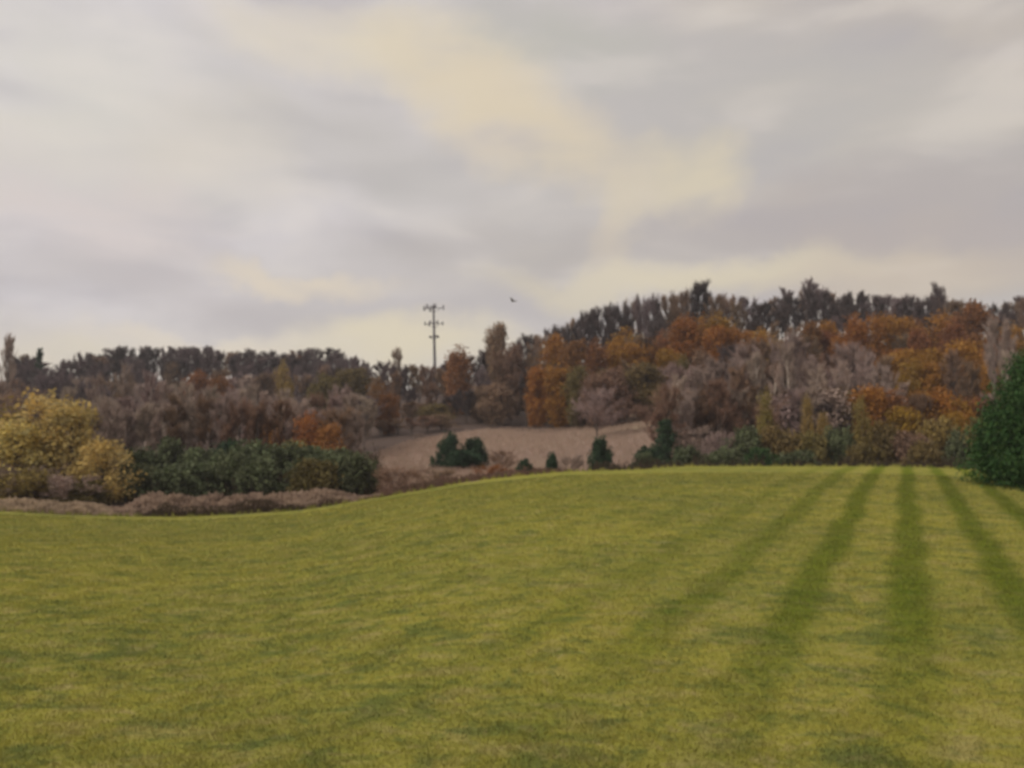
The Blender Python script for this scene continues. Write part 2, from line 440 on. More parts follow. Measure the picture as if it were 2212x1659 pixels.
def limb_path(p0, p1, bend=0.12, k=4):
    p0, p1 = np.array(p0, float), np.array(p1, float); L = np.linalg.norm(p1 - p0)
    off = rng.normal(size=3) * bend * L
    return [p0 + (p1 - p0) * t + off * math.sin(math.pi * t) + np.array([0, 0, -0.1 * L * math.sin(math.pi * t)]) for t in np.linspace(0, 1, k)]

def leafy(H=12.0, Wd=8.0, base=0.25, clumps=46, per=130, leaf=0.42, shape='oval', stems=1, limbs=14):
    """returns (trunk mesh builder, crown mesh builder)"""
    tr, cr = MB(), MB()
    cs = []
    while len(cs) < clumps:
        t = rng.uniform(base, 0.98); a = rng.uniform(0, 2 * math.pi)
        u = (t - base) / (1 - base)
        if shape == 'oval': prof = math.sin(math.pi * min(1, u * 0.86 + 0.12)) ** 0.6
        elif shape == 'cone': prof = (1 - u) ** 0.75
        elif shape == 'dome': prof = math.sqrt(max(0, 1 - u * u))
        else: prof = 0.55 + 0.45 * math.sin(math.pi * u)
        r = Wd / 2 * prof * rng.uniform(0.35, 0.95) * (1 + 0.22 * math.sin(3 * a + 2) * math.sin(5 * t * 6))
        cs.append((r * math.cos(a), r * math.sin(a), t * H))
    cs = np.array(cs)
    for c in cs:
        k = int(per * rng.uniform(0.45, 1.5)); s = rng.uniform(0.055, 0.12) * (H + Wd) / 2
        p = np.clip(rng.normal(size=(k, 3)), -1.9, 1.9) * np.array([s, s, s * 0.85]) + c
        p[:, 2] = np.clip(p[:, 2], 0.05, None)
        leaves(cr, p, leaf)
    tw = H * 0.016
    for q in range(stems):
        a = rng.uniform(0, 6.28); sp = 0 if stems == 1 else Wd * 0.16
        x0, y0 = (0, 0) if stems == 1 else (0.25 * sp * math.cos(a), 0.25 * sp * math.sin(a))
        pts = [(x0, y0, -0.4)] + [(x0 + sp * t * math.cos(a) + rng.normal() * 0.02 * H * t, y0 + sp * t * math.sin(a) + rng.normal() * 0.02 * H * t, H * 0.9 * t) for t in (0.15, 0.4, 0.7, 1.0)]
        tr.tube(pts, [tw * 1.3, tw, tw * 0.75, tw * 0.4, tw * 0.12], 6)
    for c in cs[rng.permutation(len(cs))[:limbs]]:
        z0 = max(0.12 * H, c[2] - 0.30 * H)
        tr.tube(limb_path((0, 0, z0), c), [tw * .5, tw * .35, tw * .22, tw * .08], 4, False)
    return tr, cr

def bare(H=14.0, Wd=7.0, fork=0.3, limbs=16, sub=5, twigs=2400, spread=0.5, twl=1.0, tww=0.045, trunk=0.013, up=0.35, jit=0.55):
    """leafless tree: trunk with limbs, and a haze of fine twigs"""
    tr, cr = MB(), MB(); tw = H * trunk
    pts = [np.array((0, 0, -0.5))]
    dx, dy = rng.normal(size=2) * 0.03 * H
    for t in (0.15, 0.35, 0.55, 0.75, 0.95):
        pts.append(np.array((dx * t + rng.normal() * 0.012 * H, dy * t + rng.normal() * 0.012 * H, H * t)))
    tr.tube(pts, [tw * 1.25, tw, tw * .85, tw * .65, tw * .4, tw * .12], 6)
    ends = []
    for i in range(limbs):
        t = fork + (0.92 - fork) * (i + rng.uniform(0, 1)) / limbs
        z0 = t * H; f = t / 0.95 * 5; k = min(int(f) + 0, 4)
        p0 = pts[k] + (pts[k + 1] - pts[k]) * 0 ; p0 = np.array([np.interp(z0, [p[2] for p in pts], [p[j] for p in pts]) for j in (0, 1, 2)])
        a = rng.uniform(0, 6.28); reach = Wd / 2 * rng.uniform(0.6, 1.0) * (1 - 0.55 * max(0, t - 0.45) / 0.5)
        rise = min(H * (1.0 - t) * rng.uniform(0.25, 0.95), reach * rng.uniform(0.9, 1.9) * (1 / (spread + 0.5)))
        p1 = p0 + np.array([reach * math.cos(a), reach * math.sin(a), rise])
        path = limb_path(p0, p1, 0.08)
        tr.tube(path, [tw * .45, tw * .32, tw * .2, tw * .08], 4, False)
        for s in range(sub):
            q = rng.uniform(0.3, 1.0); b0 = np.array([np.interp(q, np.linspace(0, 1, len(path)), [p[j] for p in path]) for j in (0, 1, 2)])
            d = (p1 - p0) / np.linalg.norm(p1 - p0) + rng.normal(size=3) * 0.45; d[2] += up * 1.2; d /= np.linalg.norm(d)
            L = Wd * rng.uniform(0.14, 0.28); b1 = b0 + d * L
            cr.tube([b0, (b0 + b1) / 2 + rng.normal(size=3) * 0.06 * L, b1], [tw * .16, tw * .10, tw * .04], 3, False)
            ends.append((b0, b1))
    ends = np.array(ends)
    k = rng.integers(0, len(ends), twigs); t = rng.uniform(0.1, 1.0, twigs)[:, None]
    p = ends[k, 0] * (1 - t) + ends[k, 1] * t
    d = (ends[k, 1] - ends[k, 0]); d /= np.linalg.norm(d, axis=1)[:, None]
    d = d + rng.normal(size=(twigs, 3)) * jit; d[:, 2] += up; d /= np.linalg.norm(d, axis=1)[:, None]
    L = twl * rng.uniform(0.4, 1.2, twigs)[:, None]
    s = np.cross(d, unit(twigs)); s /= np.linalg.norm(s, axis=1)[:, None] + 1e-9
    cr.quads(p + d * L / 2, d * L / 2, s * tww / 2 * rng.uniform(0.6, 1.4, twigs)[:, None])
    return tr, cr

def evergreen(H=5.0, Wd=3.6, n=9000, leaf=0.22, tips=1, power=0.8, low=0.03):
    """dense juniper or cedar: upswept sprays on a tapering body, one or more leaders"""
    tr, cr = MB(), MB()
    heads = [(0, 0, H, Wd / 2)]
    for i in range(tips - 1):
        a = 2.4 * i + rng.uniform(0, 1); r = Wd / 2 * rng.uniform(0.35, 0.62)
        heads.append((r * math.cos(a), r * math.sin(a), H * rng.uniform(0.55, 0.88), Wd / 2 * rng.uniform(0.4, 0.55)))
    for i, (hx, hy, hh, hr) in enumerate(heads):
        k = int(n * (0.5 if tips > 1 and i == 0 else (1.0 if tips == 1 else 0.5 / (tips - 1))))
        nb = max(30, k // 60)
        t = rng.uniform(low, 1.0, nb) ** 1.15; a = rng.uniform(0, 6.283, nb)
        prof = np.minimum((1 - t) ** power, 0.55 + t * 4) + 0.03
        r = hr * prof * rng.uniform(0.55, 1.12, nb) * (1 + 0.14 * np.sin(4 * a + t * 9 + i))
        bc = np.stack([hx * np.minimum(1, t * 2 + .2) + r * np.cos(a), hy * np.minimum(1, t * 2 + .2) + r * np.sin(a), t * hh], 1)
        per = k // nb; ax = np.stack([np.cos(a) * 0.6, np.sin(a) * 0.6, np.full(nb, 0.9)], 1)
        for c, d in zip(bc, ax):
            d = d / np.linalg.norm(d); L = hr * rng.uniform(0.22, 0.42)
            s = rng.uniform(-0.8, 1.0, per)[:, None]; wd = L * 0.42 * (1 - np.clip(s, 0, 1) * 0.75)
            p = c + d * s * L + rng.normal(size=(per, 3)) * wd
            p[:, 2] = np.clip(p[:, 2], 0.02, None)
            leaves(cr, p, leaf, 0.9)
        tr.tube([(hx * .15, hy * .15, -0.3), (hx * .5, hy * .5, hh * .3), (hx * .9, hy * .9, hh * .65), (hx, hy, hh * .96)], [H * .022, H * .017, H * .01, H * .003], 6)
        for q in range(0, nb, 6):
            z0 = max(0.1, bc[q][2] - 0.15 * hh)
            tr.tube(limb_path((hx * .7, hy * .7, z0), bc[q], 0.05, 3), [H * .006, H * .004, H * .002], 3, False)
    return tr, cr

V = {}
def reg(kind, builders, H, Wd):
    V[kind] = [(t.mesh(kind + '_trunk', True), c.mesh(kind + '_crown'), H, Wd) for t, c in builders]
reg('oval', [leafy(12, 8, 0.14, 60, 170, 0.40) for _ in range(4)], 12, 8)
reg('column', [leafy(12, 6, 0.10, 56, 150, 0.36, 'column') for _ in range(3)], 12, 6)
reg('thin', [leafy(12, 7, 0.14, 44, 90, 0.34, 'oval', 1, 22) for _ in range(3)], 12, 7)
reg('bare', [bare(14, 7, 0.14, 26, 7, 4600, 0.15, 1.3, 0.05, 0.015, 0.7, 0.42) for _ in range(8)], 14, 7)
reg('tall', [bare(16, 4.4, 0.26, 22, 6, 3000, 0.0, 1.5, 0.05, 0.015, 0.9, 0.35) for _ in range(8)], 16, 5)
reg('pole', [bare(16, 4.0, 0.42, 14, 5, 1300, 0.0, 1.4, 0.045, 0.019, 1.0, 0.35) for _ in range(5)], 16, 4.0)
reg('bush', [leafy(3.2, 5, 0.02, 36, 170, 0.22, 'dome', 5, 10) for _ in range(4)], 3.2, 5)
reg('barebush', [bare(7, 7, 0.08, 24, 6, 4200, 0.7, 0.8, 0.035) for _ in range(3)], 7, 7)
reg('conifer', [evergreen(4, 2.4, 5200, 0.16) for _ in range(3)], 4, 2.4)
reg('spruce', [evergreen(14, 5, 5200, 0.36, 1, 0.9) for _ in range(2)], 14, 5)

CNT = [0]
def plant(kind, X, Ytop, d, wpx, leafmat, bark, name, label, cat='tree', group=None, minh=1.0, dz=0.0, tallest=0):
    """stand a plant at azimuth X and distance d, so high that its top reaches Ytop"""
    if tallest:
        for _ in range(24):
            x, y = at(X, d); g = h1(x, y)
            if EYE + (983 - Ytop) / F * d - g >= tallest or d - 2.5 < float(edge(X)) + 43 if not 790 < X < 1440 else float(np.interp(X, [780, 900, 1060, 1440], [134, 156, 176, 180])): break
            d -= 2.5; wpx *= (d + 2.5) / d
    x, y = at(X, d); g = h1(x, y) + dz
    H = max(minh, EYE + (983 - Ytop) / F * d - g); wd = wpx / F * d
    tm, cm, H0, W0 = V[kind][CNT[0] % len(V[kind])]; CNT[0] += 1
    o = thing(name, (x, y, g), label, cat, group)
    o.rotation_euler = (0, 0, random.uniform(0, 6.28))
    o.scale = (wd / W0, wd / W0, H / H0)
    link('trunk' if kind not in ('bush', 'barebush') else 'stems', tm, bark, o)
    link('crown' if kind not in ('bush',) else 'foliage', cm, LM[leafmat], o)
    return o

# ------------------------------------------------------------------ landmark plants
T = plant
# big yellow tree at the left edge and its neighbours
T('thin', 85, 860, 80, 190, 'yellow', BARK, 'yellow_tree', 'tall yellow-leaved tree at the far left edge of the meadow, widest of the yellow trees')
T('thin', 160, 885, 78, 140, 'yellow', BARK, 'yellow_tree', 'golden yellow tree just left of the dark green thicket, leaning over the reeds')
T('thin', 225, 955, 76, 115, 'yellow', BARK, 'yellow_tree', 'low golden bush-like tree touching the left end of the green thicket')
T('thin', 15, 900, 80, 170, 'lime', BARK, 'yellow_tree', 'pale yellow-green tree cut by the left edge of the picture')
T('thin', -70, 880, 82, 200, 'lime', BARK, 'yellow_tree', 'yellow-green tree standing just outside the left edge')
T('barebush', 45, 1015, 74, 150, 'tan', BARK, 'bare_bush', 'grey-tan brush under the yellow tree at the left edge', 'bush')
T('barebush', 165, 1035, 73, 130, 'tan', BARK, 'bare_bush', 'grey-tan brush under the golden tree beside the reeds', 'bush')
T('bush', 75, 1025, 73, 140, 'lime', BARK, 'green_bush', 'dull yellow-green bush at the foot of the yellow tree at the left edge', 'bush')
T('bush', -10, 1030, 73, 120, 'lime', BARK, 'green_bush', 'yellow-green bush cut by the left edge, at the lawn', 'bush')
T('bush', 190, 1040, 74, 110, 'olive', BARK, 'green_bush', 'olive bush behind the left end of the tan reeds', 'bush')
# green thicket
gt = 'bushes of the dark green thicket behind the reeds'
T('thin', 40, 925, 76, 150, 'yellow', BARK, 'yellow_tree', 'lower pale yellow tree in front of the widest yellow one at the left edge')
for X, Yt, d, w, mt, lb in [
    (300, 985, 84, 110, 'green', 'dark green bush at the left end of the thicket, beside the golden tree'),
    (365, 962, 88, 140, 'green', 'tall dark green bush, second from the left in the thicket'),
    (450, 972, 84, 150, 'green', 'rounded green bush in the left half of the thicket'),
    (490, 952, 98, 90, 'juniper', 'blue-green pointed bush rising behind the left half of the thicket'),
    (540, 972, 86, 150, 'green', 'broad green bush in the middle of the thicket'),
    (620, 972, 84, 150, 'green', 'broad green bush under the orange tree in the thicket'),
    (690, 968, 88, 150, 'green', 'large dark green bush in the right half of the thicket'),
    (755, 972, 84, 130, 'green', 'darkest green bush at the right end of the thicket, beside the dry field'),
    (500, 990, 80, 120, 'green', 'green bush filling the gap left of the middle of the thicket'),
    (725, 990, 80, 120, 'green', 'dark green bush bulging forward at the right end of the thicket'),
    (315, 1005, 79, 110, 'green', 'low green bush at the left foot of the thicket beside the golden tree'),
    (410, 1000, 79, 150, 'green', 'low green bush directly behind the reeds, left part of the thicket'),
    (560, 1000, 78, 150, 'green', 'low green bush directly behind the reeds, middle of the thicket'),
    (680, 1003, 78, 150, 'olive', 'low brownish green bush behind the reeds under the orange tree'),
    (770, 985, 79, 110, 'green', 'low dark bush at the right foot of the thicket')]:
    T('bush', X, Yt, d, w, mt, BARKD, 'green_bush', lb, 'bush', gt)
T('thin', 590, 915, 104, 60, 'red', BARK, 'orange_tree', 'small bright orange tree behind the left part of the green thicket')
T('thin', 670, 900, 102, 70, 'red', BARK, 'orange_tree', 'bright orange tree standing above the green thicket, tallest of the low orange ones')
T('thin', 715, 925, 100, 70, 'red', BARK, 'orange_tree', 'low orange tree sloping down to the right end of the thicket')
T('thin', 640, 955, 94, 70, 'lime', BARK, 'yellow_bush', 'yellow-green bush between the two low orange trees in the thicket', 'bush')
T('thin', 612, 790, 190, 44, 'lime', BARK, 'yellow_tree', 'slim yellow-green tree in front of the dark left ridge')
# the field's shrubs
T('bush', 972, 945, 112, 62, 'juniper', BARKD, 'green_bush', 'left half of the pair of dark green bushes in the dry field', 'bush', 'pair of bushes in the dry field')
T('bush', 1025, 952, 112, 70, 'juniper', BARKD, 'green_bush', 'right half of the pair of dark green bushes in the dry field', 'bush', 'pair of bushes in the dry field')
T('bush', 998, 975, 109, 90, 'juniper', BARKD, 'green_bush', 'low dark bush in front of the pair of green bushes in the dry field', 'bush', 'pair of bushes in the dry field')
T('bush', 1131, 992, 86, 46, 'juniper', BARKD, 'small_cedar', 'tiny green cedar just behind the lawn crest, left one of two', 'cedar', 'tiny cedars behind the lawn crest')
T('bush', 1190, 988, 86, 40, 'juniper', BARKD, 'small_cedar', 'tiny green cedar just behind the lawn crest, right one of two', 'cedar', 'tiny cedars behind the lawn crest')
T('bush', 1298, 955, 92, 60, 'juniper', BARKD, 'small_cedar', 'grey-green cedar at the right edge of the dry field', 'cedar')
T('conifer', 1437, 915, 108, 74, 'juniper', BARKD, 'cedar', 'tall dark cedar standing at the right end of the field below the pink bare trees', 'cedar')
T('bush', 1395, 965, 98, 60, 'juniper', BARKD, 'small_cedar', 'small dark cedar touching the left side of the tall cedar', 'cedar')
# brown scrub round the field
for X, Yt, d, w, mt, lb in [
    (1290, 852, 145, 110, 'pink', 'mauve leafless bush at the right corner of the dry field, with a pointed top'),
    (1262, 895, 165, 80, 'pink', 'mauve thin bush at the left side of the pointed mauve one in the field'),
    (1405, 880, 150, 100, 'brown', 'brown leafless bush behind the tall dark cedar'),
    (1500, 930, 112, 120, 'tan', 'tan brush to the right of the tall dark cedar'),
    (1560, 945, 106, 90, 'pink', 'pinkish brush at the left end of the green hedge of bushes'),
    (860, 1018, 76, 120, 'brown', 'dark brown brush behind the lawn, right of the thicket'),
    (950, 1020, 80, 100, 'brown', 'low brown brush below the pair of green bushes'),
    (1060, 1010, 84, 90, 'rust', 'low reddish brush left of the two tiny cedars'),
    (1235, 990, 92, 60, 'tan', 'low tan brush between the tiny cedars and the grey-green cedar'),
    (1085, 978, 106, 60, 'brown', 'small dark brush right of the pair of green bushes in the field'),
    (905, 965, 150, 26, 'tan', 'thin tan bush alone on the left part of the dry field')]:
    T('barebush', X, Yt, d, w, mt, BARK, 'bare_bush', lb, 'bush')
# hedge of bushes behind the crest on the right
gh = 'bushes along the far edge of the lawn on the right'
for X, Yt, d, w, mt, lb in [
    (1390, 978, 92, 70, 'green', 'low dark bush at the lawn edge left of the tall cedar'),
    (1480, 975, 92, 90, 'green', 'low dark bush at the lawn edge right of the tall cedar'),
    (1610, 935, 96, 110, 'green', 'green bush at the left end of the lawn-edge hedge, under the pink trees'),
    (1680, 925, 98, 110, 'olive', 'olive bush at the lawn edge below the small yellow tree'),
    (1745, 935, 96, 100, 'olive', 'dark olive bush at the lawn edge in the middle of the hedge'),
    (1810, 940, 96, 100, 'green', 'dark green bush at the lawn edge left of the slim pale yellow tree'),
    (1905, 925, 100, 100, 'olive', 'brownish bush at the lawn edge right of the slim pale yellow tree'),
    (1965, 935, 98, 100, 'brown', 'brown bush at the lawn edge where the mowing stripes end'),
    (2030, 905, 100, 110, 'lime', 'yellow-olive bush at the lawn edge left of the big dark cedar'),
    (2075, 945, 96, 80, 'green', 'dark bush at the lawn edge touching the big dark cedar'),
    (1640, 975, 88, 100, 'cedar', 'low bright green bush in front of the lawn-edge hedge, below the pink trees'),
    (1720, 975, 88, 110, 'green', 'low dark bush in front of the hedge below the two yellow trees'),
    (1865, 960, 90, 90, 'olive', 'low olive bush at the foot of the slim pale yellow tree'),
    (2000, 965, 90, 100, 'olive', 'low olive bush in front of the brown one at the end of the stripes'),
    (2130, 915, 96, 120, 'olive', 'bush half hidden behind the big dark cedar'),
    (1555, 972, 90, 80, 'green', 'low dark bush between the tall cedar and the hedge')]:
    T('bush', X, Yt, d, w, mt, BARKD, 'lawn_edge_bush', lb, 'bush', gh)
T('thin', 1655, 850, 102, 40, 'lime', BARK, 'yellow_tree', 'small yellow tree among the pink bare trees, left one of two')
T('thin', 1745, 868, 102, 32, 'lime', BARK, 'yellow_tree', 'small yellow tree left of the slim pale yellow one, right one of two')
T('thin', 1778, 895, 100, 32, 'lime', BARK, 'yellow_bush', 'little bright yellow bush above the lawn-edge hedge', 'bush')
T('thin', 1862, 866, 101, 40, 'lime', BARKP, 'yellow_tree', 'slim pale yellow tree with a light trunk at the lawn edge')
T('thin', 2060, 900, 103, 60, 'amber', BARK, 'yellow_tree', 'small amber tree just left of the big dark cedar')
# orange trees on the slope
for X, Yt, d, w, k, mt, lb in [
    (985, 758, 200, 50, 'column', 'rust', 'rust-brown tree with a round top right beside the tower'),
    (1073, 706, 205, 46, 'column', 'brown', 'tall brown tree with a knobbed top standing alone above the skyline right of the tower'),
    (1110, 752, 200, 60, 'oval', 'brown', 'brown tree right of the one with the knobbed top'),
    (1195, 725, 185, 64, 'thin', 'orange', 'dull orange tree, leftmost of the orange trees on the right slope'),
    (1245, 742, 180, 70, 'oval', 'rust', 'reddish tree touching the right side of the leftmost orange tree'),
    (1215, 800, 170, 70, 'column', 'orange', 'orange-brown lower tree in front of the leftmost orange tree'),
    (1345, 722, 190, 64, 'column', 'amber', 'narrow amber tree midway between the two groups of orange trees'),
    (1385, 730, 188, 60, 'column', 'olive', 'olive-brown tree right of the narrow amber tree'),
    (1480, 694, 180, 96, 'thin', 'orange', 'big bright orange tree left of the tallest skyline tree'),
    (1560, 688, 182, 66, 'column', 'amber', 'amber orange tree directly below the tallest skyline tree'),
    (1445, 760, 172, 56, 'column', 'amber', 'amber tree at the left foot of the big bright orange tree'),
    (1640, 735, 180, 60, 'thin', 'orange', 'orange tree right of the amber one below the tallest skyline tree'),
    (1730, 745, 178, 54, 'column', 'orange', 'dull orange tree between the pale bare trees of the middle slope'),
    (1790, 720, 185, 56, 'column', 'rust', 'rust tree behind the rounded pink bare tree'),
    (1900, 700, 180, 64, 'thin', 'orange', 'orange tree at the left end of the large orange group'),
    (1965, 690, 178, 72, 'thin', 'orange', 'tall orange tree in the middle of the large orange group'),
    (2040, 680, 180, 72, 'thin', 'orange', 'orange tree at the upper right of the large orange group'),
    (2110, 655, 185, 80, 'oval', 'rust', 'tall orange-brown tree reaching the skyline near the right edge'),
    (1930, 765, 165, 80, 'column', 'orange', 'lower orange tree in the left part of the large orange group'),
    (2000, 760, 160, 80, 'column', 'orange', 'lower orange tree in the middle of the large orange group'),
    (2080, 745, 158, 66, 'column', 'amber', 'glowing amber tree low in the right part of the large orange group'),
    (2130, 790, 150, 60, 'column', 'orange', 'orange tree behind the top of the big dark cedar'),
    (820, 830, 170, 60, 'thin', 'rust', 'reddish bush-like tree at the left end of the dry field'),
    (840, 855, 165, 40, 'column', 'rust', 'small reddish tree right at the upper left corner of the dry field'),
    (760, 800, 210, 90, 'oval', 'olive', 'olive-orange rounded tree below the right end of the left ridge'),
    (700, 812, 205, 70, 'oval', 'olive', 'olive-brown rounded tree below the left ridge, left of the brighter one'),
    (1250, 800, 165, 60, 'oval', 'olive', 'olive-brown tree above the mauve leafless bush'),
    (1390, 790, 165, 90, 'oval', 'olive', 'broad olive-brown tree below the narrow amber tree'),
    (1330, 800, 162, 70, 'oval', 'brown', 'dark brown tree between the mauve bush and the big orange tree'),
    (425, 805, 200, 60, 'oval', 'rust', 'faded orange tree in the middle of the left slope'),
    (470, 820, 195, 60, 'oval', 'rust', 'dull reddish tree right of the faded orange one on the left slope')]:
    T(k, X, Yt, d, w, mt, BARK, 'autumn_tree', lb)
# pinkish and pale bare trees in front of them
for X, Yt, d, w, mt, bk, lb in [
    (1480, 800, 128, 85, 'pink', BARK, 'pinkish bare tree below the big bright orange tree'),
    (1560, 790, 128, 78, 'pink', BARK, 'pinkish bare tree below the amber orange tree'),
    (1620, 760, 140, 85, 'pink', BARK, 'mauve bare tree left of the pale leaning trunk'),
    (1700, 745, 138, 85, 'pink', BARKP, 'bare tree with a pale leaning trunk above the small yellow trees'),
    (1750, 800, 128, 70, 'tan', BARKP, 'tan bare tree right of the one with the pale leaning trunk'),
    (1840, 758, 132, 101, 'pink', BARK, 'large rounded pinkish bare tree left of the large orange group'),
    (1910, 800, 126, 62, 'pink', BARK, 'pinkish bare tree at the right shoulder of the large rounded one'),
    (1990, 860, 116, 62, 'brown', BARK, 'brown bare tree below the large orange group'),
    (1520, 860, 118, 85, 'brown', BARK, 'dark brown bare tree behind the tall dark cedar, below the pinkish trees'),
    (1600, 850, 118, 70, 'brown', BARKD, 'dark bare tree left of the small yellow tree'),
    (2170, 700, 150, 70, 'tan', BARKP, 'pale bare tree with light forked trunk near the right edge'),
    (1780, 850, 118, 54, 'brown', BARK, 'brown bare tree behind the little bright yellow bush')]:
    T('bare', X, Yt, d, w, mt, bk, 'bare_tree', lb)

# ------------------------------------------------------------------ the wood
SX = [-300, 0, 60, 110, 150, 260, 460, 600, 690, 740, 800, 860, 940, 985, 1050, 1130, 1180, 1235, 1280, 1330, 1400, 1450, 1515, 1600, 1640, 1720, 1760, 1850, 1930, 2000, 2060, 2110, 2180, 2212, 2500]
SYt = [790, 785, 770, 803, 778, 757, 752, 768, 757, 766, 790, 790, 790, 775, 760, 728, 722, 700, 672, 662, 655, 650, 622, 655, 650, 642, 630, 640, 638, 650, 645, 662, 668, 645, 640]
def skyY(X): return float(np.interp(X, SX, SYt))
def where(X):
    if X < 150: return 'skyline over the yellow trees'
    if X < 420: return 'left third of the left ridge'
    if X < 640: return 'middle of the left ridge'
    if X < 810: return 'right end of the left ridge'
    if X < 960: return 'low gap beside the tower'
    if X < 1180: return 'skyline right of the tower'
    if X < 1440: return 'rising part of the right ridge'
    if X < 1620: return 'right ridge around its tallest tree'
    if X < 1880: return 'right ridge over the pinkish trees'
    return 'right ridge over the orange group'
# skyline trees
X = -180.0; i = 0
while X < 2420:
    right = X > 1120
    d = random.uniform(228, 250) if right else (random.uniform(205, 235) if 800 < X < 1120 else random.uniform(285, 310))
    Yt = skyY(X) + (random.uniform(-3, 13) if right else random.uniform(-3, 12))
    if right:
        tall = random.random() < 0.6
        T('tall' if tall else 'bare', X, Yt, d, random.uniform(34, 50) if tall else random.uniform(46, 62), random.choice(['dark', 'dark', 'twig', 'brown']), BARKD, 'bare_tree',
          ('slender dark bare tree, ' if tall else 'spreading dark bare tree, ') + where(X), 'tree', 'skyline trees, ' + where(X), 3.0, 0, 12)
        X += random.uniform(13, 19)
    else:
        T(random.choice(['bare', 'tall']), X, Yt, d, random.uniform(34, 54), random.choice(['twig', 'twig', 'dark', 'brown']), BARKD, 'bare_tree',
          'purple-brown bare tree, ' + where(X), 'tree', 'skyline trees, ' + where(X), 3.0, 0, 11)
        X += random.uniform(17, 25)
T('tall', 1513, 618, 236, 80, 'dark', BARKD, 'bare_tree', 'tallest dark bare tree on the right skyline, above the big orange tree')
T('spruce', 80, 757, 235, 34, 'juniper', BARKD, 'spruce_tree', 'dark pointed spruce sticking out of the skyline near the left edge')
T('tall', 14, 738, 200, 40, 'tan', BARK, 'bare_tree', 'thin tall bare tree sticking up at the left edge of the skyline')
T('tall', 1760, 612, 238, 52, 'twig', BARK, 'bare_tree', 'thin bare tree poking out highest above the middle of the right ridge')
T('tall', 1700, 628, 238, 40, 'twig', BARK, 'bare_tree', 'wispy bare tree poking out of the right ridge left of the highest thin one')
T('tall', 2040, 620, 238, 40, 'twig', BARK, 'bare_tree', 'wispy bare tree poking out above the large orange group')
T('tall', 855, 760, 222, 34, 'tan', BARK, 'bare_tree', 'thin wispy bare tree on the skyline left of the tower')
